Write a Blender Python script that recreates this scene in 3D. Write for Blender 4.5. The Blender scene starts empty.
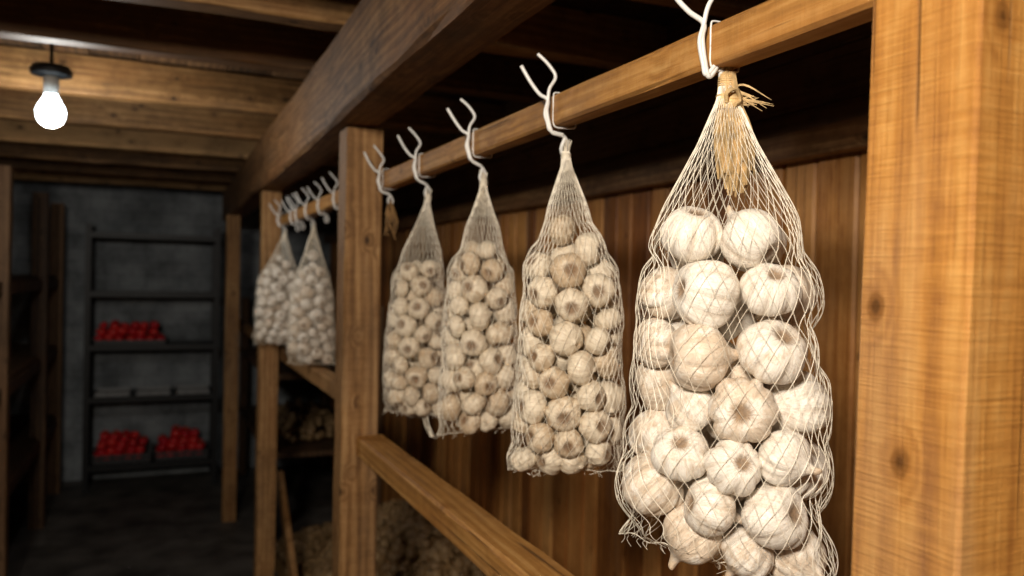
import bpy, math, random
import numpy as np
from mathutils import Vector, Matrix
from mathutils.bvhtree import BVHTree
random.seed(7); RS=np.random.RandomState(11)
CZ=1.70   # eye height
S=bpy.context.scene
S.view_settings.view_transform='Standard'
S.view_settings.look='None'

# ---------------------------------------------------------------- helpers
def link(o,parent=None):
    S.collection.objects.link(o)
    if parent: o.parent=parent
    return o
def empty(name):
    e=bpy.data.objects.new(name,None); e.empty_display_size=.05
    return link(e)
def mesh_obj(name,verts,faces,mats,parent=None,smooth=False,attrs=None,matidx=None):
    me=bpy.data.meshes.new(name)
    me.from_pydata([tuple(v) for v in np.asarray(verts).tolist()],[],[tuple(f) for f in faces])
    if not isinstance(mats,(list,tuple)): mats=[mats]
    for m in mats: me.materials.append(m)
    if smooth: me.polygons.foreach_set('use_smooth',[True]*len(me.polygons))
    if matidx is not None: me.polygons.foreach_set('material_index',list(matidx))
    if attrs:
        for k,(typ,data) in attrs.items():
            a=me.attributes.new(k,typ,'POINT')
            d=np.asarray(data,dtype=np.float32).ravel()
            a.data.foreach_set('vector' if typ=='FLOAT_VECTOR' else 'value',d)
    me.update()
    return link(bpy.data.objects.new(name,me),parent)

class MB:
    """accumulates geometry"""
    def __init__(s): s.v=[];s.f=[];s.n=0;s.r=[];s.m=[]
    def add(s,v,f,rnd=0.0,mi=0):
        v=np.asarray(v,float); s.v.append(v)
        s.f+= [tuple(int(i)+s.n for i in q) for q in f]
        s.m+=[mi]*len(f)
        s.r.append(np.full(len(v),rnd)); s.n+=len(v)
    def obj(s,name,mats,parent=None,smooth=False):
        return mesh_obj(name,np.vstack(s.v),s.f,mats,parent,smooth,{'rnd':('FLOAT',np.concatenate(s.r))},s.m)

def timber(p0,p1,w,h,ch=.004,wob=.0015,n=None,up=(0,0,1)):
    """sawn timber from p0 to p1, section w (side) x h (up)"""
    p0=np.array(p0,float);p1=np.array(p1,float);L=np.linalg.norm(p1-p0);t=(p1-p0)/L
    up=np.array(up,float)
    if abs(np.dot(up,t))>.9: up=np.array([0,1.,0])
    s=np.cross(t,up);s/=np.linalg.norm(s);u=np.cross(s,t)
    if n is None: n=max(2,int(L/.12))
    a,b=w/2,h/2;c=min(ch,a*.6,b*.6)
    prof=np.array([(-a+c,-b),(a-c,-b),(a,-b+c),(a,b-c),(a-c,b),(-a+c,b),(-a,b-c),(-a,-b+c)])
    vs=[]
    ph=RS.rand(6)*6.28
    for i in range(n+1):
        x=L*i/n
        q=prof.copy()
        j=RS.randn(8,2)*wob*.45
        q=q+j+np.array([math.sin(x*2.1+ph[0]),math.sin(x*1.7+ph[1])])*wob
        vs.append(p0+t*x+q[:,:1]*s+q[:,1:]*u)
    f=[]
    for i in range(n):
        for k in range(8):
            k2=(k+1)%8
            f.append((i*8+k,i*8+k2,(i+1)*8+k2,(i+1)*8+k))
    f.append(tuple(range(7,-1,-1)));f.append(tuple(n*8+k for k in range(8)))
    return np.vstack(vs),f
def box(x0,x1,y0,y1,z0,z1):
    v=[(x,y,z) for x in(x0,x1) for y in(y0,y1) for z in(z0,z1)]
    return np.array(v,float),[(0,1,3,2),(4,6,7,5),(0,4,5,1),(2,3,7,6),(0,2,6,4),(1,5,7,3)]

def tubes(P,Nrm,rad,sides=3):
    """P [W,S,3], Nrm [W,S,3] approx normals -> verts, faces"""
    W,Sg,_=P.shape
    T=np.gradient(P,axis=1);T/=np.linalg.norm(T,axis=2,keepdims=True)+1e-12
    B=np.cross(T,Nrm);B/=np.linalg.norm(B,axis=2,keepdims=True)+1e-12
    N=np.cross(B,T)
    if np.ndim(rad)==0: rad=np.full((W,Sg),rad)
    vs=[]
    for k in range(sides):
        a=2*math.pi*k/sides
        vs.append(P+rad[...,None]*(math.cos(a)*N+math.sin(a)*B))
    V=np.stack(vs,axis=2).reshape(-1,3)
    idx=np.arange(W*Sg*sides).reshape(W,Sg,sides)
    A=idx[:,:-1,:];Bq=idx[:,1:,:]
    F=np.stack([A,np.roll(A,-1,2),np.roll(Bq,-1,2),Bq],axis=-1).reshape(-1,4)
    return V,F.tolist()
def wire(pts,rad,sides=8,res=8,taper=None):
    """smooth catmull-rom tube through pts"""
    p=[np.array(q,float) for q in pts]
    p=[2*p[0]-p[1]]+p+[2*p[-1]-p[-2]]
    out=[]
    for i in range(1,len(p)-2):
        for k in range(res):
            t=k/res
            a,b,c,d=p[i-1],p[i],p[i+1],p[i+2]
            out.append(.5*((2*b)+(-a+c)*t+(2*a-5*b+4*c-d)*t*t+(-a+3*b-3*c+d)*t**3))
    out.append(p[-2]);P=np.array(out)
    T=np.gradient(P,axis=0);T/=np.linalg.norm(T,axis=1,keepdims=True)+1e-12
    N=np.zeros_like(P);r=np.array([.3,.5,.81]) 
    n=np.cross(T[0],r);n/=np.linalg.norm(n)
    for i in range(len(P)):
        n=n-np.dot(n,T[i])*T[i];n/=np.linalg.norm(n)+1e-12;N[i]=n
    m=len(P)
    rr=np.full(m,rad) if taper is None else rad*np.interp(np.linspace(0,1,m),*taper)
    V,F=tubes(P[None],N[None],rr[None],sides)
    F=list(F);F.append(list(range(sides-1,-1,-1)));F.append([(m-1)*sides+k for k in range(sides)])
    return V,F

# ---------------------------------------------------------------- materials
def newmat(name):
    m=bpy.data.materials.new(name);m.use_nodes=True
    nt=m.node_tree;b=nt.nodes['Principled BSDF'];return m,nt,b
def N(nt,t,**k):
    n=nt.nodes.new(t)
    for a,v in k.items(): setattr(n,a,v)
    return n
def ramp(nt,fac,stops):
    r=N(nt,'ShaderNodeValToRGB');nt.links.new(fac,r.inputs[0])
    while len(r.color_ramp.elements)<len(stops): r.color_ramp.elements.new(.5)
    for e,(p,c) in zip(r.color_ramp.elements,stops):
        e.position=p;e.color=(*c,1) if len(c)==3 else c
    return r.outputs[0]
def math_(nt,op,a,b=None,clamp=False):
    n=N(nt,'ShaderNodeMath',operation=op);n.use_clamp=clamp
    for i,x in enumerate((a,b)):
        if x is None: continue
        if isinstance(x,(int,float)): n.inputs[i].default_value=x
        else: nt.links.new(x,n.inputs[i])
    return n.outputs[0]
def mix(nt,fac,a,b,mode='MIX'):
    n=N(nt,'ShaderNodeMix',data_type='RGBA',blend_type=mode)
    for i,x in ((0,fac),(6,a),(7,b)):
        if isinstance(x,(int,float)): n.inputs[i].default_value=x
        elif isinstance(x,tuple): n.inputs[i].default_value=(*x,1)
        else: nt.links.new(x,n.inputs[i])
    return n.outputs[2]
def noise(nt,vec,scale,detail=4,rough=.55,dist=0):
    n=N(nt,'ShaderNodeTexNoise');n.inputs['Scale'].default_value=scale
    n.inputs['Detail'].default_value=detail;n.inputs['Roughness'].default_value=rough
    n.inputs['Distortion'].default_value=dist
    nt.links.new(vec,n.inputs['Vector']);return n.outputs['Fac']
def mapping(nt,vec,scale,loc=(0,0,0)):
    n=N(nt,'ShaderNodeMapping');n.inputs['Scale'].default_value=scale;n.inputs['Location'].default_value=loc
    nt.links.new(vec,n.inputs['Vector']);return n.outputs[0]
def bump(nt,b,h,strength=.3,dist=.002):
    n=N(nt,'ShaderNodeBump');n.inputs['Strength'].default_value=strength;n.inputs['Distance'].default_value=dist
    nt.links.new(h,n.inputs['Height']);nt.links.new(n.outputs[0],b.inputs['Normal'])
def mrange(nt,x,a,b,c=0,d=1,smooth=True):
    n=N(nt,'ShaderNodeMapRange')
    if smooth: n.interpolation_type='SMOOTHSTEP'
    nt.links.new(x,n.inputs[0])
    for i,v in enumerate((a,b,c,d)): n.inputs[i+1].default_value=v
    return n.outputs[0]

def wood(name,dark,mid,light,axis='Z',rings=1.0,knot=1.0,rough=.6,off=0.0,saw=.35,var=.35,kscale=1.0,grime=.4,ringamt=.13,con=.17):
    m,nt,b=newmat(name)
    tc=N(nt,'ShaderNodeTexCoord').outputs['Object']
    at=N(nt,'ShaderNodeAttribute',attribute_name='rnd')
    comb=N(nt,'ShaderNodeCombineXYZ')
    o=math_(nt,'MULTIPLY',at.outputs['Fac'],7.0);o=math_(nt,'ADD',o,off)
    for i in range(3): nt.links.new(o,comb.inputs[i])
    add=N(nt,'ShaderNodeVectorMath',operation='ADD');nt.links.new(tc,add.inputs[0]);nt.links.new(comb.outputs[0],add.inputs[1])
    v=add.outputs[0]
    def sc(al,ac): return tuple(al if c==axis else ac for c in 'XYZ')
    warp=noise(nt,mapping(nt,v,sc(.8,4)),1.0,2,.45)
    vo=N(nt,'ShaderNodeTexVoronoi');vo.inputs['Scale'].default_value=1
    nt.links.new(mapping(nt,v,sc(9*kscale,13*kscale)),vo.inputs['Vector'])
    kd=math_(nt,'ADD',vo.outputs['Distance'],math_(nt,'MULTIPLY',math_(nt,'SUBTRACT',noise(nt,v,60,2,.5),.5),.06))
    kn=mrange(nt,kd,.08,.13,1,0)
    core=mrange(nt,kd,.03,.07,1,0)
    halo=mrange(nt,kd,.10,.34,1,0)
    wv=N(nt,'ShaderNodeVectorMath',operation='LENGTH')
    nt.links.new(mapping(nt,v,sc(.06,1)),wv.inputs[0])
    ph=math_(nt,'MULTIPLY',wv.outputs['Value'],560.0*rings)
    ph=math_(nt,'ADD',ph,math_(nt,'MULTIPLY',warp,30.0*rings))
    ph=math_(nt,'ADD',ph,math_(nt,'MULTIPLY',halo,9.0*knot))
    ring=math_(nt,'MULTIPLY_ADD',math_(nt,'SINE',ph),.5);ring.node.inputs[2].default_value=.5
    fib=noise(nt,mapping(nt,v,sc(5,230)),1.0,5,.7)
    fib2=noise(nt,mapping(nt,v,sc(2.2,60)),1.0,5,.68)
    big=noise(nt,mapping(nt,v,sc(1.8,9)),1.0,6,.7)
    blot=noise(nt,v,26,5,.7)
    sawn=noise(nt,mapping(nt,v,sc(330,14)),1.0,3,.6)
    g=math_(nt,'MULTIPLY',ring,ringamt)
    g=math_(nt,'ADD',g,math_(nt,'MULTIPLY',fib,.42))
    g=math_(nt,'ADD',g,math_(nt,'MULTIPLY',fib2,.32))
    g=math_(nt,'ADD',g,math_(nt,'MULTIPLY',big,.40))
    g=math_(nt,'ADD',g,math_(nt,'MULTIPLY',blot,.22))
    g=math_(nt,'ADD',g,math_(nt,'MULTIPLY',sawn,.25*saw))
    g=math_(nt,'ADD',g,math_(nt,'MULTIPLY',math_(nt,'SUBTRACT',at.outputs['Fac'],.5),var))
    c0=.5*(ringamt+.42+.32+.40+.22+.25*saw)
    col=ramp(nt,g,[(c0-con,dark),(c0,mid),(c0+con,light)])
    kc=tuple(c*.3 for c in dark)
    hv=noise(nt,mapping(nt,v,sc(1.4,7),(3,5,9)),1.0,4,.6)
    lum=sum(mid)/3
    col=mix(nt,math_(nt,'MULTIPLY',mrange(nt,hv,.52,.70),.25),col,(lum*1.2,lum*.93,lum*.66))
    col=mix(nt,math_(nt,'MULTIPLY',mrange(nt,hv,.48,.32),.35),col,(mid[0]*.95,mid[1]*.72,mid[2]*.55))
    col=mix(nt,math_(nt,'MULTIPLY',halo,.30*knot),col,dark)
    col=mix(nt,math_(nt,'MULTIPLY',kn,.8*min(1,knot)),col,tuple(c*.6 for c in dark))
    col=mix(nt,math_(nt,'MULTIPLY',core,.9*min(1,knot)),col,kc)
    gr=noise(nt,v,4.0,7,.72)
    gmv=mrange(nt,gr,.48,.70)
    col=mix(nt,math_(nt,'MULTIPLY',gmv,grime),col,tuple(c*.7 for c in dark))
    ck=mrange(nt,noise(nt,mapping(nt,v,sc(2.2,130)),1.0,2,.5),.27,.33,1,0)
    col=mix(nt,math_(nt,'MULTIPLY',ck,.65),col,kc)
    nt.links.new(col,b.inputs['Base Color'])
    b.inputs['Roughness'].default_value=rough
    b.inputs['Specular IOR Level'].default_value=.3
    h=math_(nt,'ADD',math_(nt,'MULTIPLY',fib,.8),math_(nt,'MULTIPLY',sawn,saw))
    h=math_(nt,'ADD',h,math_(nt,'MULTIPLY',blot,.4))
    h=math_(nt,'SUBTRACT',h,math_(nt,'MULTIPLY',ck,.6))
    bump(nt,b,h,.7,.0024)
    return m
def plain(name,col,rough=.5,metal=0,nscale=20,var=.15,bumpd=.0):
    m,nt,b=newmat(name)
    tc=N(nt,'ShaderNodeTexCoord').outputs['Object']
    n=noise(nt,tc,nscale,5,.6)
    d=tuple(c*(1-var*1.5) for c in col);l=tuple(min(1,c*(1+var)) for c in col)
    nt.links.new(ramp(nt,n,[(.3,d),(.7,l)]),b.inputs['Base Color'])
    b.inputs['Roughness'].default_value=rough;b.inputs['Metallic'].default_value=metal
    if bumpd: bump(nt,b,n,.5,bumpd)
    return m

W_post0=wood('wood_pine_post',(.29,.11,.02),(.50,.225,.048),(.66,.35,.10),'Z',rings=.55,off=1.65,saw=1.0,knot=.9,grime=.25,kscale=1.0,ringamt=.08)
W_post=wood('wood_old_post',(.13,.06,.02),(.31,.16,.058),(.52,.31,.135),'Z',rings=.7,off=4.2,saw=.6,grime=.5)
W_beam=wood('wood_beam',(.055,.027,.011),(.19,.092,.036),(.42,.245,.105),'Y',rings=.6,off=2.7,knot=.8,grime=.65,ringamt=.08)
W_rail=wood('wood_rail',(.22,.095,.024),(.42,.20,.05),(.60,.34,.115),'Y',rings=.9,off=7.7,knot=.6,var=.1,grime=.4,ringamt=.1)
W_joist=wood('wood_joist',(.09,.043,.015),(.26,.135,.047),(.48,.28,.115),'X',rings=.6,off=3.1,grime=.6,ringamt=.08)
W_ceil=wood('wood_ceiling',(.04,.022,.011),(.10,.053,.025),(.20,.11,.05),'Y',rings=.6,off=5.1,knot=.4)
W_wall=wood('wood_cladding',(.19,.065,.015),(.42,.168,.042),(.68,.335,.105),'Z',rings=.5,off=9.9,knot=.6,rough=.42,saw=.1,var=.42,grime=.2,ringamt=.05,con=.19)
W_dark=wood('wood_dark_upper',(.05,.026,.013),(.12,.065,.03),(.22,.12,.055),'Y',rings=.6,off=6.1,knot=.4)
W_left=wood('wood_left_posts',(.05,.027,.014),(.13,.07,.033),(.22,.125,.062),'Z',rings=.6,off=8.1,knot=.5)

M_black=plain('black_painted_steel',(.015,.016,.018),.45,.4)
M_void=plain('dark_backing',(.02,.011,.006),.9)
M_hook=plain('white_coated_wire',(.80,.80,.78),.3,0,60,.06)
M_net=plain('net_twine',(.84,.77,.64),.42,0,40,.10)
M_straw=plain('dry_straw',(.66,.46,.22),.7,0,60,.35)
M_stalk=plain('dry_stalk',(.30,.165,.06),.8,0,60,.4)

def garlic_mat(name,c1,c2,stain,root,rootsize=1.0,stn=.5,purple=.3,flake=.3):
    m,nt,b=newmat(name)
    a=N(nt,'ShaderNodeAttribute',attribute_name='bl').outputs['Vector']
    r=N(nt,'ShaderNodeAttribute',attribute_name='rnd').outputs['Fac']
    gv=N(nt,'ShaderNodeAttribute',attribute_name='grv').outputs['Fac']
    sp=N(nt,'ShaderNodeSeparateXYZ');nt.links.new(a,sp.inputs[0])
    x,y,z=sp.outputs
    rad=math_(nt,'SQRT',math_(nt,'ADD',math_(nt,'MULTIPLY',x,x),math_(nt,'MULTIPLY',y,y)))
    den=math_(nt,'ADD',rad,.04)
    off=math_(nt,'MULTIPLY',r,91.0)
    cb=N(nt,'ShaderNodeCombineXYZ')
    nt.links.new(math_(nt,'ADD',math_(nt,'MULTIPLY',math_(nt,'DIVIDE',x,den),3.2),off),cb.inputs[0])
    nt.links.new(math_(nt,'MULTIPLY',math_(nt,'DIVIDE',y,den),3.2),cb.inputs[1])
    nt.links.new(math_(nt,'MULTIPLY',z,.9),cb.inputs[2])
    st=noise(nt,cb.outputs[0],3.2,4,.6,.2)
    st2=noise(nt,cb.outputs[0],7.5,3,.6,.1)
    cb2=N(nt,'ShaderNodeVectorMath',operation='ADD');nt.links.new(a,cb2.inputs[0])
    cc=N(nt,'ShaderNodeCombineXYZ');[nt.links.new(off,cc.inputs[i]) for i in range(3)]
    nt.links.new(cc.outputs[0],cb2.inputs[1])
    pat=noise(nt,cb2.outputs[0],3.0,6,.68,.8)
    pat2=noise(nt,cb2.outputs[0],6.5,5,.7,1.2)
    col=ramp(nt,st,[(.30,c2),(.47,c1),(.75,tuple(min(1,c*1.06) for c in c1))])
    pu=mrange(nt,st2,.56,.66)
    col=mix(nt,math_(nt,'MULTIPLY',pu,purple),col,(.47,.31,.26))
    pm=mrange(nt,math_(nt,'ADD',pat,math_(nt,'MULTIPLY',math_(nt,'SUBTRACT',r,.5),.40)),.52,.70)
    col=mix(nt,math_(nt,'MULTIPLY',pm,stn),col,stain)
    fl=mrange(nt,math_(nt,'ABSOLUTE',math_(nt,'SUBTRACT',pat2,.5)),.0,.03,1,0)
    col=mix(nt,math_(nt,'MULTIPLY',fl,flake),col,tuple(c*.9 for c in stain))
    col=mix(nt,math_(nt,'MULTIPLY',gv,.40),col,tuple(c*.9 for c in stain))
    rm=mrange(nt,math_(nt,'ADD',rad,math_(nt,'MULTIPLY',math_(nt,'SUBTRACT',st,.5),.16)),.08*rootsize,.26*rootsize,1,0)
    zl=mrange(nt,z,-.1,-.3,0,1,False)
    rmask=math_(nt,'MULTIPLY',rm,zl,True)
    rn=noise(nt,cb2.outputs[0],16,3,.7)
    rc=ramp(nt,rn,[(.3,tuple(c*.4 for c in root)),(.65,root)])
    col=mix(nt,math_(nt,'MULTIPLY',rmask,.85),col,rc)
    zt=mrange(nt,z,.40,.60)
    col=mix(nt,math_(nt,'MULTIPLY',zt,.7),col,stain)
    nt.links.new(col,b.inputs['Base Color'])
    b.inputs['Roughness'].default_value=.38
    h=math_(nt,'ADD',math_(nt,'ADD',st,math_(nt,'MULTIPLY',st2,.5)),math_(nt,'MULTIPLY',math_(nt,'MULTIPLY',rn,rmask),2.0))
    h=math_(nt,'ADD',h,math_(nt,'MULTIPLY',mrange(nt,pat2,.48,.52),.5))
    bump(nt,b,h,.45,.0025)
    return m
M_garlic=garlic_mat('garlic_skin_white',(.95,.90,.82),(.80,.71,.60),(.60,.41,.23),(.34,.19,.08),stn=.5,rootsize=.85,purple=.30,flake=.22)
M_garlic2=garlic_mat('garlic_skin_tan',(.86,.76,.60),(.64,.51,.36),(.45,.28,.13),(.25,.13,.055),rootsize=1.15,stn=.55,purple=.15,flake=.2)
M_onion=garlic_mat('dried_bulb_skin',(.34,.22,.10),(.19,.11,.045),(.15,.08,.035),(.09,.05,.02))

# ---------------------------------------------------------------- garlic bulbs
PROF=np.array([(0,-.345),(.07,-.35),(.13,-.385),(.20,-.405),(.30,-.385),(.41,-.28),(.48,-.13),(.5,.02),(.46,.16),(.37,.27),(.25,.345),(.15,.40),(.09,.46),(.065,.54),(.06,.62),(.0,.635)])
def bulb(nr,ns,lobes,amp,rs,roundness=0):
    t=np.linspace(0,1,len(PROF));tt=np.linspace(0,1,nr)
    r=np.interp(tt,t,PROF[:,0]);z=np.interp(tt,t,PROF[:,1])
    if nr>12:
        k=np.array([.25,.5,.25])
        r[1:-1]=np.convolve(r,k,'valid');z[1:-1]=np.convolve(z,k,'valid')
    if roundness: z=np.where(z>.3,.3+(z-.3)*(1-roundness),z)
    th=np.linspace(0,2*math.pi,ns,endpoint=False)
    T,R=np.meshgrid(th,r);_,Z=np.meshgrid(th,z)
    ph=rs.rand()*6.28
    tw=T+.22*np.sin(T+ph)+.15*np.sin(2*T+ph*2)+ Z*.35*(rs.rand()-.5)
    lob=np.abs(np.sin(tw*lobes/2+ph))**.6
    env=np.clip(1-((Z+.02)/.42)**2,0,1)**.5
    bul=1+.05*np.sin(np.floor((tw*lobes/2+ph)/math.pi)*2.4+ph)*env*lob
    R2=R*(1-amp*(1-lob)*env)*(1+.05*np.sin(T+ph*3)+.03*np.sin(3*T+ph))*bul
    lean=np.clip(Z-.25,0,1)**1.3
    lx,ly=rs.randn(2)*.35
    V=np.stack([R2*np.cos(T)+lean*lx,R2*np.sin(T)+lean*ly,Z],-1).reshape(-1,3)
    L=np.stack([R*np.cos(T),R*np.sin(T),Z],-1).reshape(-1,3)
    G=(np.clip(1-lob*1.5,0,1)*env).reshape(-1)
    idx=np.arange(nr*ns).reshape(nr,ns)
    A=idx[:-1];B=idx[1:]
    F=np.stack([A,np.roll(A,-1,1),np.roll(B,-1,1),B],-1).reshape(-1,4)
    return V,L,F,G
def rot_to(d,rs):
    """rotation matrix sending local -z (root) to d with random spin"""
    d=d/np.linalg.norm(d);zax=-d
    a=np.array([rs.randn(),rs.randn(),rs.randn()]);x=np.cross(a,zax);x/=np.linalg.norm(x);y=np.cross(zax,x)
    return np.stack([x,y,zax],1)
def bulb_cloud(name,centers,diams,dirs,mat,nr,ns,lobes,amp,rs,parent=None,roundness=0):
    Vs,Ls,Fs,Rn,Gs=[],[],[],[],[];n=0
    for c,D,d in zip(centers,diams,dirs):
        V,L,F,G=bulb(nr,ns,rs.randint(*lobes),amp*(.6+.8*rs.rand()),rs,roundness)
        M=rot_to(d,rs)
        V=V*np.array([1,1,.9+.15*rs.rand()])
        Vs.append((V*D)@M.T+c);Ls.append(L);Fs.append(F+n);Gs.append(G);Rn.append(np.full(len(V),rs.rand()));n+=len(V)
    Vs=np.vstack(Vs);Fs=np.vstack(Fs).tolist()
    o=mesh_obj(name,Vs,Fs,mat,parent,True,{'bl':('FLOAT_VECTOR',np.vstack(Ls)),'rnd':('FLOAT',np.concatenate(Rn)),'grv':('FLOAT',np.concatenate(Gs))})
    return o,Vs,Fs

# ---------------------------------------------------------------- net bag
U =np.array([0,.05,.14,.26,.36,.50,.66,.80,.90,.96,1.0])
AA=np.array([.06,.10,.28,.58,.80,.88,.93,.98,1.0,1.0,1.0])
BB=np.array([.08,.13,.32,.62,.86,.98,1.0,1.0,.86,.54,.04])
def make_bag(X,Y,ztop,zfill,zbot,hw,hd,psi,D,mat,seed,K,twist,nr,ns,amp,lobes,rw,outw=.5,shift=0,straw=False,tail=False,seamtilt=0.0,roundness=0,hooktype=0,fillfac=.60):
    rs=np.random.RandomState(seed)
    root=empty('garlic_net_bag')
    H=ztop-zbot
    a_=lambda u:np.interp(u,U,AA)*hw
    b_=lambda u:np.interp(u,U,BB)*hd
    uf=(ztop-zfill)/H
    us=np.linspace(uf,1,40);vol=np.trapz(math.pi*a_(us)*b_(us),us)*H
    n=int(vol*fillfac/(math.pi/6*D**3))
    P=np.zeros((n,3))
    u0=uf+ (1-uf)*rs.rand(n)*.95
    th=rs.rand(n)*6.28;rr=np.sqrt(rs.rand(n))
    P[:,0]=rr*np.cos(th)*(a_(u0)-D/2).clip(.01);P[:,1]=rr*np.sin(th)*(b_(u0)-D/2).clip(.005);P[:,2]=-u0*H
    diam=D*(.82+.32*rs.rand(n))
    for it in range(500):
        d=P[:,None]-P[None];dist=np.linalg.norm(d,axis=2)+np.eye(n)*9
        mn=(diam[:,None]+diam[None])/2*.94
        ov=np.clip(mn-dist,0,None)
        P+= (d/dist[...,None]*ov[...,None]).sum(1)*.35
        P[:,2]-=.00015
        P[:,2]=np.clip(P[:,2],-H+diam*.42,-uf*H-diam*.35)
        u=-P[:,2]/H
        a=(a_(u)-diam/2).clip(.004);b=(b_(u)-diam*.47).clip(.003)
        q=((np.abs(P[:,0])/a)**2.4+(np.abs(P[:,1])/b)**2.4)**(1/2.4);s=np.where(q>1,1/q,1)
        P[:,0]*=s;P[:,1]*=s
    wa=np.array([math.cos(psi),-math.sin(psi),0]);wb=np.array([math.sin(psi),math.cos(psi),0])
    sh=np.array([.915,-.403,0])*shift
    base=np.array([X,Y,ztop])
    def tow(Q):
        Q=np.asarray(Q);u=(-Q[...,2]/H)
        s=np.clip(u*2.2,0,1)[...,None]
        o=Q[...,:1]*wa+Q[...,1:2]*wb
        o[...,2]=Q[...,2]-seamtilt*Q[...,0]*np.clip(u,0,1)**2
        return o+base+s*sh
    C=tow(P)
    dirs=[]
    for i in range(n):
        out=P[i,0]/hw**2*wa*hw+P[i,1]/hd**2*wb*hd
        out=out/(np.linalg.norm(out)+1e-6)
        dd=rs.randn(3);dd/=np.linalg.norm(dd)
        k=outw if rs.rand()<.6 else 0
        dirs.append(out*k*1.6+dd*(1-k)+1e-3)
    o,Vs,Fs=bulb_cloud('garlic_bulbs',C,diam,dirs,mat,nr,ns,lobes,amp,rs,root,roundness)
    bvh=BVHTree.FromPolygons([Vector(v) for v in Vs.tolist()],Fs)
    NP,NT=84,120
    phi=np.linspace(0,2*math.pi,NP,endpoint=False);tt=np.linspace(0,1,NT)
    G=np.full((NT,NP),.0)
    for i,u in enumerate(tt):
        a=a_(u);b=b_(u)
        for j,p in enumerate(phi):
            if u<uf-.08: G[i,j]=1;continue
            q=np.array([a*math.cos(p),b*math.sin(p),-u*H])
            c0=tow(np.array([q[0]*.15,0,q[2]]));c1=tow(q)
            dv=c1-c0;L=np.linalg.norm(dv)
            if L<1e-4: G[i,j]=1;continue
            far=c0+dv*2.2
            h=bvh.ray_cast(Vector(far),Vector(-dv/L),L*2.2)
            G[i,j]=(2.2-(h[3]/L)) if h[0] is not None else 0
    raw=G.copy()
    mx=raw.copy()
    for di in range(-4,5):
        for dj in range(-4,5):
            if di*di+dj*dj>18: continue
            sft=np.roll(raw,dj,1)
            if di>0: sft=np.vstack([raw[:1].repeat(di,0)*0,sft[:-di]])
            elif di<0: sft=np.vstack([sft[-di:],raw[:1].repeat(-di,0)*0])
            mx=np.maximum(mx,sft)
    ub=((tt-uf)/.08).clip(0,1)[:,None]
    low=(1-((1-tt)/.06).clip(0,1))[:,None]
    mx=np.maximum(mx,.80);mx=mx.clip(.6,1.3)
    mx=mx*ub+(1-ub)*1.0; mx=mx*(1-low)+low*1.0
    for _ in range(3):
        e=np.pad(mx,((1,1),(0,0)),'edge')
        mx=(e[:-2]+e[2:]+mx*2+np.roll(mx,1,1)+np.roll(mx,-1,1))/6
    GG=np.maximum(mx,np.where(raw>0,raw.clip(0,1.3)+.012,0)*(ub>0.01))
    SG=150
    u=np.linspace(0,1,SG)
    polys=[]
    wph=rs.rand(6)*6.28
    for sgn in(1,-1):
        for k in range(K):
            p0=2*math.pi*k/K+sgn*twist*(u**1.05)
            p=(p0+rs.randn()*.014+.015*np.sin(u*23+k)+.06*np.sin(u*9+wph[0])+.07*np.sin(2*p0+u*11+wph[1])*u+.035*np.sin(5*p0+u*17+wph[2])*u)%(2*math.pi)
            gi=u*(NT-1);i0=np.floor(gi).astype(int).clip(0,NT-2);fi=gi-i0
            gj=p/(2*math.pi)*NP;j0=np.floor(gj).astype(int)%NP;fj=gj-np.floor(gj);j1=(j0+1)%NP
            s=(GG[i0,j0]*(1-fj)+GG[i0,j1]*fj)*(1-fi)+(GG[i0+1,j0]*(1-fj)+GG[i0+1,j1]*fj)*fi
            a=a_(u);b=b_(u)
            ex=a*np.cos(p);ey=b*np.sin(p)
            cx=ex*.15*(u>uf-.08)
            Q=np.stack([cx+(ex-cx)*s,ey*s,-u*H],-1)
            polys.append(tow(Q))
    Pn=np.stack(polys)
    nrm=Pn-np.array([X,Y,0])-sh;nrm[...,2]=0;nrm/=np.linalg.norm(nrm,axis=2,keepdims=True)+1e-9
    V,F=tubes(Pn,nrm,rw,3)
    mb=MB();mb.add(V,F)
    a=a_(1)
    pts=tow(np.stack([np.linspace(-a,a,14),rs.randn(14)*.0015,np.full(14,-H)+rs.randn(14)*.002],-1))
    V,F=wire(pts,rw*1.8,5,4);mb.add(V,F)
    for k in range(20):
        x=-a+2*a*rs.rand();l=.003+.008*rs.rand()
        V,F=wire(tow(np.array([[x,0,-H],[x+rs.randn()*.003,.001,-H-l*.5],[x+rs.randn()*.006,rs.randn()*.003,-H-l]])),rw,3,3);mb.add(V,F)
    if tail:
        for k in range(7):
            x=a*.35+rs.randn()*.004
            V,F=wire(tow(np.array([[x,0,-H],[x+rs.randn()*.004,.001,-H-.02],[x+.01+rs.randn()*.006,0,-H-.05]])),rw*2,3,4);mb.add(V,F)
    mb.obj('net',M_net,root)
    mb=MB()
    r0=max(.0065,hw*.07)
    th=np.linspace(0,2*math.pi*4,49)
    pts=np.stack([X+r0*np.cos(th),Y+r0*np.sin(th),ztop-.002-.010*th/th[-1]],-1)
    V,F=wire(pts,.0014,5,2);mb.add(V,F)
    if straw:   # thick twine knot a little lower
        th=np.linspace(0,2*math.pi*5,61);rk=.0125
        pts=np.stack([X+.004+rk*np.cos(th),Y+rk*np.sin(th),ztop-.020-.016*th/th[-1]],-1)
        V,F=wire(pts,.0022,6,2);mb.add(V,F)
        V,F=wire([(X-.008,Y-.010,ztop-.030),(X-.012,Y-.016,ztop-.022),(X-.002,Y-.018,ztop-.018),(X+.006,Y-.014,ztop-.028),(X-.002,Y-.016,ztop-.034)],.0024,6,5);mb.add(V,F)
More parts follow.
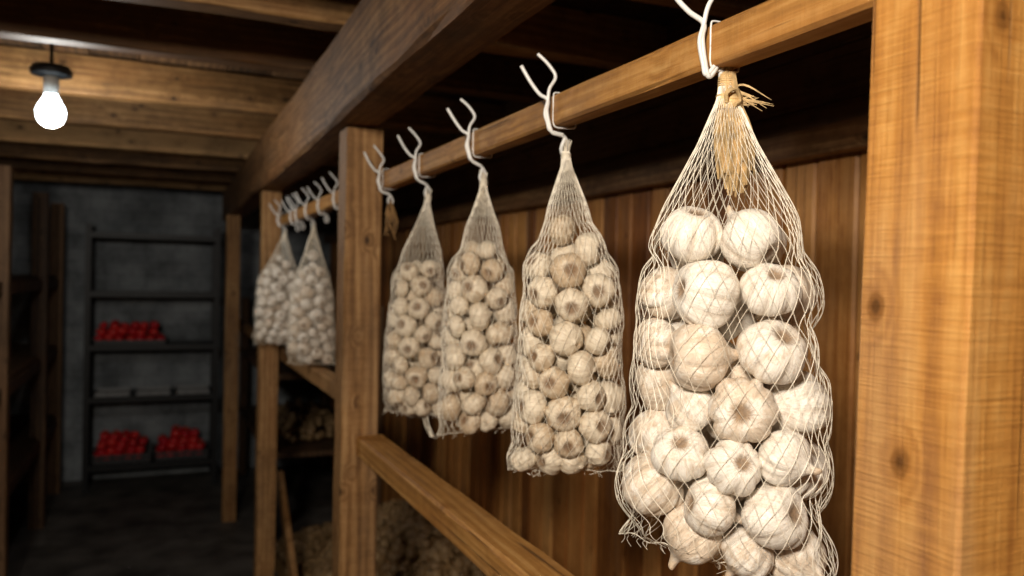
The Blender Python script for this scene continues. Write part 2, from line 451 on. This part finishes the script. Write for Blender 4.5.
    for k in range(12):
        an=rs.rand()*6.28;l=.010+.012*rs.rand();s=.005+rs.rand()*.006
        V,F=wire([(X+.004*math.cos(an),Y+.004*math.sin(an),ztop-.01),(X+.005*math.cos(an),Y+.005*math.sin(an),ztop+.004),(X+s*math.cos(an),Y+s*math.sin(an),ztop+l*.8)],.0007,4,4);mb.add(V,F)
    mb.obj('neck_tie',M_straw if straw else M_net,root)
    if straw:
        mb=MB()
        for k in range(80):
            an=rs.rand()*6.28;rr=.015*math.sqrt(rs.rand());l=.090+.040*rs.rand()
            fx=rs.randn()*.004;fy=rs.randn()*.004
            V,F=wire([(X+rr*math.cos(an)*.5,Y+rr*math.sin(an)*.5,ztop+.004*rs.rand()),(X+.004+rr*math.cos(an)*.75,Y+rr*math.sin(an)*.75,ztop-.028),(X+.010+rr*1.25*math.cos(an)+fx*.5,Y+rr*1.2*math.sin(an)+fy*.5,ztop-l*.6),(X+.014+rr*1.0*math.cos(an)+fx*1.1,Y+rr*math.sin(an)+fy,ztop-l)],.0025,4,5,([0,.5,1],[.7,1,.35]));mb.add(V,F)
        for k in range(16):
            l=.022+.028*rs.rand()
            V,F=wire([(X,Y,ztop-.018),(X+.010+rs.randn()*.003,Y-.008,ztop-.022+rs.randn()*.004),(X+l*.9,Y-l*.50,ztop-.028+rs.randn()*.006)],.0014,4,5,([0,.6,1],[1,1,.2]));mb.add(V,F)
        mb.obj('straw_bundle',M_straw,root)
    hook(X,Y,ztop,root,hooktype)
    return root

RAILZ0,RAILZ1=CZ+.23,CZ+.275
def hook(X,Y,zn,parent,ht=0):
    mb=MB();R=.0029
    xf=X-.030
    def q(l,z,dx=0): return (xf+.915*l+dx,Y-.403*l,z)
    zj=RAILZ0+.038
    if ht==1:
        zj+=.008
        tA=[q(-.040,zj+.050),q(-.034,zj+.028),q(-.018,zj+.010)]
        tB=[q(.024,zj+.060),q(.019,zj+.040,-.003),q(.008,zj+.016,-.006)]
    else:
        j=RS.rand()*.006
        tA=[q(-.042,zj+.046+j),q(-.028,zj+.024),q(-.014,zj+.006)]
        tB=[q(-.018,zj+.064+j),q(-.002,zj+.050),q(.009,zj+.032),q(.004,zj+.014,-.004)]
    V,F=wire(tA+[q(-.002,zj-.002),q(-.003,zj-.018),q(.001,RAILZ0+.004,-.001),q(.006,RAILZ0-.012),(X-.004,Y,zn+.022),(X+.006,Y+.004,zn+.006),(X,Y+.007,zn-.005),(X-.007,Y+.002,zn+.004),(X-.004,Y-.002,zn+.018)],R);mb.add(V,F)
    V,F=wire(tB+[q(.000,zj-.004,-.002),q(-.003,zj-.022,-.003),q(.001,RAILZ0+.002,-.003),q(.005,RAILZ0-.010,-.002),(X-.006,Y-.002,zn+.024)],R*.9);mb.add(V,F)
    e=.0026
    V,F=wire([(X-.0225,Y,RAILZ0+.02),(X-.0225,Y,RAILZ1-.002),(X-.019,Y,RAILZ1+e),(X-.004,Y,RAILZ1+e),(X+.010,Y,RAILZ1+e),(X+.0155,Y,RAILZ1-.002),(X+.0155,Y,RAILZ0+.004),(X+.010,Y,RAILZ0-e),(X-.006,Y,RAILZ0-e-.001),(X-.019,Y,RAILZ0-e),(X-.0225,Y,RAILZ0+.006),(X-.0225,Y,RAILZ0+.02)],.0011);mb.add(V,F)
    return mb.obj('wire_hook',M_hook,parent,True)

Z=lambda z:CZ+z
make_bag(.552,.695,Z(.222),Z(.072),Z(-.302),.114,.084,math.radians(46),.0680,M_garlic,3,42,2.8,34,84,.11,(7,11),.00034,outw=.42,shift=.006,straw=True,seamtilt=.16,hooktype=1,fillfac=.72)
make_bag(.552,1.065,Z(.192),Z(.125),Z(-.285),.089,.070,math.radians(28),.0500,M_garlic2,5,36,2.7,20,44,.07,(9,13),.00036,outw=.72,shift=.012,seamtilt=-.04,roundness=.6,fillfac=.70)
make_bag(.552,1.397,Z(.186),Z(.100),Z(-.285),.080,.066,math.radians(8),.048,M_garlic2,8,32,2.7,18,36,.06,(9,13),.00038,outw=.6,seamtilt=-.10,roundness=.5,fillfac=.70)
make_bag(.552,1.736,Z(.186),Z(.055),Z(-.310),.078,.066,math.radians(40),.047,M_garlic2,12,32,2.7,18,36,.06,(9,13),.00038,outw=.6,shift=-.020,tail=True,roundness=.5,fillfac=.70)
make_bag(.545,3.17,Z(.190),Z(.130),Z(-.345),.096,.075,math.radians(30),.052,M_garlic,15,28,2.6,12,20,.08,(9,13),.0006,outw=.5,roundness=.5)
make_bag(.515,3.74,Z(.190),Z(.135),Z(-.315),.118,.075,math.radians(30),.052,M_garlic,17,28,2.6,12,20,.08,(9,13),.0006,outw=.5,roundness=.5,shift=-.02)

for y in (2.62,2.9,3.42,3.56):
    e=empty('spare_wire_hook');hook(.545,y,Z(.195),e)
e=empty('dried_stalk_bunch');hook(.545,2.03,Z(.19),e)
mb=MB()
for k in range(16):
    a=RS.rand()*6.28;s=.006+.006*RS.rand();l=.05+.05*RS.rand()
    V,F=wire([(.545,2.03,Z(.195)),(.545+s*math.cos(a),2.03+s*math.sin(a),Z(.175)),(.545+s*1.6*math.cos(a+1),2.03+s*math.sin(a+1),Z(.195)-l*.6),(.545+s*math.cos(a+2)*1.5,2.03+s*math.sin(a+2),Z(.195)-l)],.0028,4,5,([0,.5,1],[.6,1,.4]));mb.add(V,F)
mb.obj('stalks',M_stalk,e)

# ---------------------------------------------------------------- structure
def timber_obj(name,p0,p1,w,h,mat,**k):
    V,F=timber(p0,p1,w,h,**k);mb=MB();mb.add(V,F,.5);return mb.obj(name,mat)
timber_obj('wooden_post',(.530,.432,0),(.5445,.4085,Z(.395)),.092,.092,W_post0,ch=.003,wob=.0008)
timber_obj('wooden_post',(.50,2.18,0),(.50,2.18,Z(.396)),.10,.10,W_post)
timber_obj('wooden_post',(.485,4.025,0),(.485,4.025,Z(.396)),.09,.09,W_post)
timber_obj('wooden_post',(.455,5.80,0),(.455,5.80,Z(.396)),.09,.09,W_post)
timber_obj('hanging_rail',(.5475,.460,Z(.2525)),(.5475,2.127,Z(.2525)),.035,.045,W_rail,wob=.0008)
timber_obj('hanging_rail',(.535,2.234,Z(.2525)),(.535,3.977,Z(.2525)),.035,.045,W_rail,wob=.0008)
timber_obj('guard_rail',(.525,.49,Z(-.458)),(.525,2.126,Z(-.458)),.075,.055,W_rail,ch=.006)
timber_obj('guard_rail',(.572,2.34,Z(-.392)),(.572,7.0,Z(-.392)),.055,.060,W_post,ch=.005)
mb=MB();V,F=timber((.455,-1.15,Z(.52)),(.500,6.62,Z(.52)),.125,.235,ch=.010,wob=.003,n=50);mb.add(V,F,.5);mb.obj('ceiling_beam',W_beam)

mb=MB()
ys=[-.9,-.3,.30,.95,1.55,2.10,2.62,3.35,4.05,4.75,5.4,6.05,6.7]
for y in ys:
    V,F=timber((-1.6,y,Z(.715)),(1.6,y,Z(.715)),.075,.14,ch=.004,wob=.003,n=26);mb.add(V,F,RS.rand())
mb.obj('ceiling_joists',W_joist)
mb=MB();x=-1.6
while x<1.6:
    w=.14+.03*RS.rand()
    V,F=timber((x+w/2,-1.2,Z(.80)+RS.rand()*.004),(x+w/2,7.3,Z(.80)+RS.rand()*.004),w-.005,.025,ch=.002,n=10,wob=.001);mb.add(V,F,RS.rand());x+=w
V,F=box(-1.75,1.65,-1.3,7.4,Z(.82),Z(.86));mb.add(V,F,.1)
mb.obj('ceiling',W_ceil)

mb=MB();y=-1.2
while y<7.3:
    w=.085+.045*RS.rand()
    dx=RS.rand()*.006
    V,F=timber((1.415+dx,y+w/2,0),(1.415+dx,y+w/2,Z(.30)),.022,w-.008,ch=.006,n=6,wob=.0005)
    mb.add(V,F,RS.rand(),0);y+=w
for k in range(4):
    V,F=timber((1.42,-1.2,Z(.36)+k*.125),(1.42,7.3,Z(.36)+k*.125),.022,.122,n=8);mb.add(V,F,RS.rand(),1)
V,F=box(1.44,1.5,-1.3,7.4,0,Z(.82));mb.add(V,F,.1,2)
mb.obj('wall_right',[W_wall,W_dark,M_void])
timber_obj('wall_ledger',(1.37,-1.2,Z(.325)),(1.37,7.3,Z(.325)),.05,.065,W_beam)

m,nt,b=newmat('painted_block_wall')
tc=N(nt,'ShaderNodeTexCoord').outputs['Object']
mp=N(nt,'ShaderNodeMapping');mp.inputs['Rotation'].default_value=(math.radians(90),0,0);nt.links.new(tc,mp.inputs[0])
br=N(nt,'ShaderNodeTexBrick');nt.links.new(mp.outputs[0],br.inputs[0])
br.inputs['Scale'].default_value=2.4;br.inputs['Color1'].default_value=(.27,.30,.33,1);br.inputs['Color2'].default_value=(.21,.24,.27,1);br.inputs['Mortar'].default_value=(.14,.16,.18,1)
br.inputs['Mortar Size'].default_value=.015
nz=noise(nt,tc,3,6,.65)
nt.links.new(mix(nt,.55,br.outputs[0],ramp(nt,nz,[(.38,(.04,.046,.05)),(.62,(.38,.42,.45))])),b.inputs['Base Color'])
b.inputs['Roughness'].default_value=.8
M_block=m
mb=MB();V,F=box(-1.7,1.5,7.3,7.4,0,Z(.82));mb.add(V,F);mb.obj('wall_back',M_block)
mb=MB();y=-1.3
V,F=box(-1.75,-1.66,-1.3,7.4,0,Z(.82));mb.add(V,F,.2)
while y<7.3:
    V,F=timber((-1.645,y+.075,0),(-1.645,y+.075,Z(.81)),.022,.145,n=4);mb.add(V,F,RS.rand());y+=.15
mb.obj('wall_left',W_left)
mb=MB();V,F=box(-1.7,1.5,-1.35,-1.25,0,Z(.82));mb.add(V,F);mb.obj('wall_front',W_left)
M_floor=plain('concrete_floor',(.11,.10,.09),.6,0,4,.5,.004)
mb=MB();V,F=box(-1.75,1.5,-1.3,7.4,-.08,0);mb.add(V,F);mb.obj('floor',M_floor)

rack=empty('wooden_storage_rack')
mb=MB()
for y in (2.9,4.6,6.05,6.95):
    for x in(-.72,-1.56):
        V,F=timber((x,y,0),(x,y,Z(.50) if y>4 else Z(.64)),.09,.09,wob=.002);mb.add(V,F,RS.rand())
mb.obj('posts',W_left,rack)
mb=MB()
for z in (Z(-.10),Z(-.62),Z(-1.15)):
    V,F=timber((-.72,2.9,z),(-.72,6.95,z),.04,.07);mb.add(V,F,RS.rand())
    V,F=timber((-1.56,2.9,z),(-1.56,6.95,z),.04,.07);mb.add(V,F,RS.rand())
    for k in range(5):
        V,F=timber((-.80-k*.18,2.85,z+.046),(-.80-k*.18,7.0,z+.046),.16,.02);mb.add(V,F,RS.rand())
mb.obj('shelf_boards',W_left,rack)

su=empty('metal_shelving_unit');mb=MB()
for x in(-.50,.42):
    for y in(6.82,7.22):
        for q in (0,1):
            V,F=box(x-.02,x+.02,y-.003,y+.003,0,Z(.36)) if q else box(x-.003,x+.003,y-.02,y+.02,0,Z(.36));mb.add(V,F)
mb.obj('uprights',M_black,su);mb=MB()
SZ=[.20,.72,1.12,1.53,1.98]
for z in SZ:
    V,F=box(-.50,.42,6.82,7.22,z,z+.006);mb.add(V,F)
    V,F=box(-.50,.42,6.81,6.818,z-.03,z+.012);mb.add(V,F)
    V,F=box(-.50,.42,7.222,7.23,z-.03,z+.012);mb.add(V,F)
mb.obj('shelves',M_black,su)

m,nt,b=newmat('red_tomato');r=N(nt,'ShaderNodeAttribute',attribute_name='rnd').outputs['Fac']
nt.links.new(ramp(nt,r,[(0,(.60,.012,.03)),(1,(.9,.05,.045))]),b.inputs['Base Color']);b.inputs['Roughness'].default_value=.25
M_tom=m;M_green=plain('tomato_calyx',(.08,.2,.04),.7)
M_crate=plain('crate_plastic',(.05,.05,.055),.5)
def tomato(c,D,rnd,mb):
    nr,ns=9,12
    t=np.linspace(0,math.pi,nr);th=np.linspace(0,2*math.pi,ns,endpoint=False)
    T,TH=np.meshgrid(t,th,indexing='ij')
    R=np.sin(T)*(1+.04*np.cos(5*TH));Zz=np.cos(T)*.82-.22*np.exp(-(np.sin(T)/.3)**2)*(np.cos(T)>0)
    M=rot_to(np.array([RS.randn()*.4,RS.randn()*.4,-1]),RS)
    V=(np.stack([R*np.cos(TH),R*np.sin(TH),Zz],-1).reshape(-1,3)*D/2)@M.T+c
    idx=np.arange(nr*ns).reshape(nr,ns);A=idx[:-1];B=idx[1:]
    mb.add(V,np.stack([A,B,np.roll(B,-1,1),np.roll(A,-1,1)],-1).reshape(-1,4),rnd,0)
    vs=[(0,0,.34*D)];f=[]
    for k in range(10):
        a=k*math.pi/5;rr=(.20 if k%2==0 else .06)*D;vs.append((rr*math.cos(a),rr*math.sin(a),.36*D))
    f=[(0,1+k,1+(k+1)%10) for k in range(10)]
    mb.add(np.array(vs)@M.T+c,f,rnd,1)
def crate(name,x0,x1,z,rows,h=.10,y0=6.85,y1=7.18):
    e=empty(name);mb=MB()
    V,F=box(x0,x1,y0,y1,z,z+.008);mb.add(V,F)
    for zz in np.arange(z+.012,z+h,.034):
        for q in (box(x0,x1,y0,y0+.008,zz,zz+.024),box(x0,x1,y1-.008,y1,zz,zz+.024),box(x0,x0+.008,y0,y1,zz,zz+.024),box(x1-.008,x1,y0,y1,zz,zz+.024)): mb.add(*q)
    for xx in (x0,x1-.015):
        for yy in (y0,y1-.015): mb.add(*box(xx,xx+.015,yy,yy+.015,z,z+h+.01))
    mb.obj('slatted_crate',M_crate,e);mb=MB()
    D=.074
    for k in range(rows):
        ins=.045+k*.014
        for x in np.arange(x0+ins,x1-ins+.001,D*.96):
            for y in np.arange(y0+ins,y1-ins+.001,D*.96):
                if k>=rows-1 and RS.rand()<.3: continue
                tomato(np.array([x+RS.randn()*.005,y+RS.randn()*.005,z+.045+k*D*.66+RS.randn()*.006]),D*(.88+.2*RS.rand()),RS.rand(),mb)
    mb.obj('tomatoes',[M_tom,M_green],e,True)
crate('tomato_crate',-.465,-.035,SZ[0]+.010,4,.075)
crate('tomato_crate',-.025,.385,SZ[0]+.010,4,.075)
crate('tomato_crate',-.465,.06,SZ[2]+.010,3,.04)
mb=MB()
for i in range(3):
    x=-.45+i*.29
    mb.add(*box(x,x+.25,6.88,7.16,SZ[1]+.008,SZ[1]+.016))
    for q in (box(x,x+.25,6.88,6.886,SZ[1]+.016,SZ[1]+.04),box(x,x+.25,7.154,7.16,SZ[1]+.016,SZ[1]+.04),box(x,x+.006,6.88,7.16,SZ[1]+.016,SZ[1]+.04),box(x+.244,x+.25,6.88,7.16,SZ[1]+.016,SZ[1]+.04)): mb.add(*q)
mb.obj('storage_trays',plain('grey_tray',(.30,.31,.32),.5))

rs=np.random.RandomState(4);cs=[];ds=[];dd=[]
def hz(x,y):
    return .52*math.exp(-((x-1.2)/.42)**2-((y-3.7)/1.1)**2)
for k in range(1500):
    x=.66+.68*rs.rand();y=2.5+2.6*rs.rand();z=hz(x,y)
    if z<.05 and rs.rand()<.6: continue
    cs.append(np.array([x,y,z+.03+rs.randn()*.008]));ds.append(.042+.022*rs.rand());v=rs.randn(3);dd.append(v)
heap=empty('dried_garlic_heap')
bulb_cloud('bulbs',cs,ds,dd,M_onion,8,10,(8,12),.05,rs,heap)
gx,gy=24,40;V=[];F=[]
for i in range(gx):
    for j in range(gy):
        x=.62+.76*i/(gx-1);y=2.4+2.8*j/(gy-1);V.append((x,y,max(.004,hz(x,y)-.01)))
for i in range(gx-1):
    for j in range(gy-1):
        a=i*gy+j;F.append((a,a+gy,a+gy+1,a+1))
mb=MB();mb.add(V,F);mb.obj('straw_bed',M_stalk,heap)
mb=MB()
for k in range(600):
    x=.68+.56*rs.rand();y=2.6+2.3*rs.rand();a=rs.rand()*6.28;l=.05+.09*rs.rand();z=hz(x,y)+.045
    x2=min(max(x+l*math.cos(a),.64),1.33)
    V,F=wire([(x,y,z),((x+x2)/2,y+l*.5*math.sin(a),z+.016),(x2,y+l*math.sin(a),max(.02,hz(x2,y+l*math.sin(a))+.03))],.0025,3,3);mb.add(V,F)
mb.obj('loose_stalks',plain('brown_stalks',(.40,.25,.11),.8,0,30,.45),heap)
timber_obj('leaning_plank',(.60,4.38,.62),(.60,3.55,.03),.03,.09,W_post)

fs=empty('wooden_wall_shelf');mb=MB()
for z in (.55,1.05):
    V,F=timber((1.0,5.2,z),(1.0,7.2,z),.75,.03);mb.add(V,F,RS.rand())
for x in (.66,1.34):
    for y in (5.25,7.1):
        V,F=timber((x,y,0),(x,y,1.5),.06,.06);mb.add(V,F,RS.rand())
mb.obj('frame',W_left,fs)
cs=[];ds=[];dd=[]
for k in range(110):
    cs.append(np.array([.72+.5*rs.rand(),5.35+1.5*rs.rand(),.60+.05*rs.rand()]));ds.append(.055);dd.append(rs.randn(3))
bulb_cloud('stored_bulbs',cs,ds,dd,M_onion,8,10,(8,12),.05,rs,fs)

# ---------------------------------------------------------------- bulb lamp
lamp=empty('ceiling_light_bulb')
LX,LY=-.345,3.10
def lathe(prof,cx,cy,ns=28):
    V=[];F=[]
    for r,z in prof:
        for k in range(ns):
            a=2*math.pi*k/ns;V.append((cx+r*math.cos(a),cy+r*math.sin(a),z))
    for i in range(len(prof)-1):
        for k in range(ns):
            F.append((i*ns+k,i*ns+(k+1)%ns,(i+1)*ns+(k+1)%ns,(i+1)*ns+k))
    return V,F
zb=Z(.525)
mb=MB();mb.add(*lathe([(0,zb-.046),(.017,zb-.044),(.034,zb-.032),(.043,zb-.013),(.045,zb+.004),(.040,zb+.022),(.029,zb+.042),(.021,zb+.056),(.019,zb+.066),(0,zb+.066)],LX,LY))
m,nt,b=newmat('bulb_glass_lit');b.inputs['Base Color'].default_value=(.9,.95,1,1)
b.inputs['Emission Color'].default_value=(.80,.93,1,1);b.inputs['Emission Strength'].default_value=20
mb.obj('glass_globe',m,lamp,True)
mb=MB();mb.add(*lathe([(0,zb+.062),(.022,zb+.062),(.024,zb+.10),(.024,zb+.125),(0,zb+.125)],LX,LY))
mb.obj('socket',plain('ceramic_socket',(.45,.45,.43),.4),lamp,True)
mb=MB();mb.add(*lathe([(0,zb+.122),(.030,zb+.122),(.062,zb+.128),(.066,zb+.142),(.055,zb+.158),(.02,zb+.166),(0,zb+.166)],LX,LY))
mb.add(*lathe([(.006,zb+.16),(.006,Z(.775))],LX,LY,10))
mb.add(*lathe([(0,Z(.765)),(.04,Z(.768)),(.045,Z(.786)),(0,Z(.786))],LX,LY))
mb.obj('lamp_holder',M_black,lamp,False)
def light(name,typ,loc,e,col,**k):
    l=bpy.data.lights.new(name,typ);l.energy=e;l.color=col
    for a,v in k.items(): setattr(l,a,v)
    o=bpy.data.objects.new(name,l);o.location=loc;link(o);return o
pl=light('bulb_light','POINT',(LX,LY,zb-.08),13,(1,.95,.87),shadow_soft_size=.04)
pl.parent=lamp
k=light('work_lamp','AREA',(-.55,-.35,Z(.55)),43,(1,.885,.74),shape='DISK',size=.28)
tgt=Vector((.75,1.5,Z(-.15)));k.rotation_euler=(tgt-Vector(k.location)).to_track_quat('-Z','Y').to_euler()
w=bpy.data.worlds.new('World');S.world=w;w.use_nodes=True
w.node_tree.nodes['Background'].inputs[0].default_value=(.5,.42,.35,1);w.node_tree.nodes['Background'].inputs[1].default_value=.02

# ---------------------------------------------------------------- camera
cam=bpy.data.cameras.new('camera');co=bpy.data.objects.new('camera',cam);link(co);S.camera=co
cam.sensor_width=36;cam.lens=28.125;cam.clip_start=.02
yaw=math.radians(23.75);pitch=math.radians(.64);roll=math.radians(1.2)
R=Matrix.Rotation(-yaw,4,'Z')@Matrix.Rotation(math.radians(90)-pitch,4,'X')@Matrix.Rotation(roll,4,'Z')
co.matrix_world=Matrix.Translation((0,0,CZ))@R
cam.dof.use_dof=True;cam.dof.focus_distance=.88;cam.dof.aperture_fstop=4.2
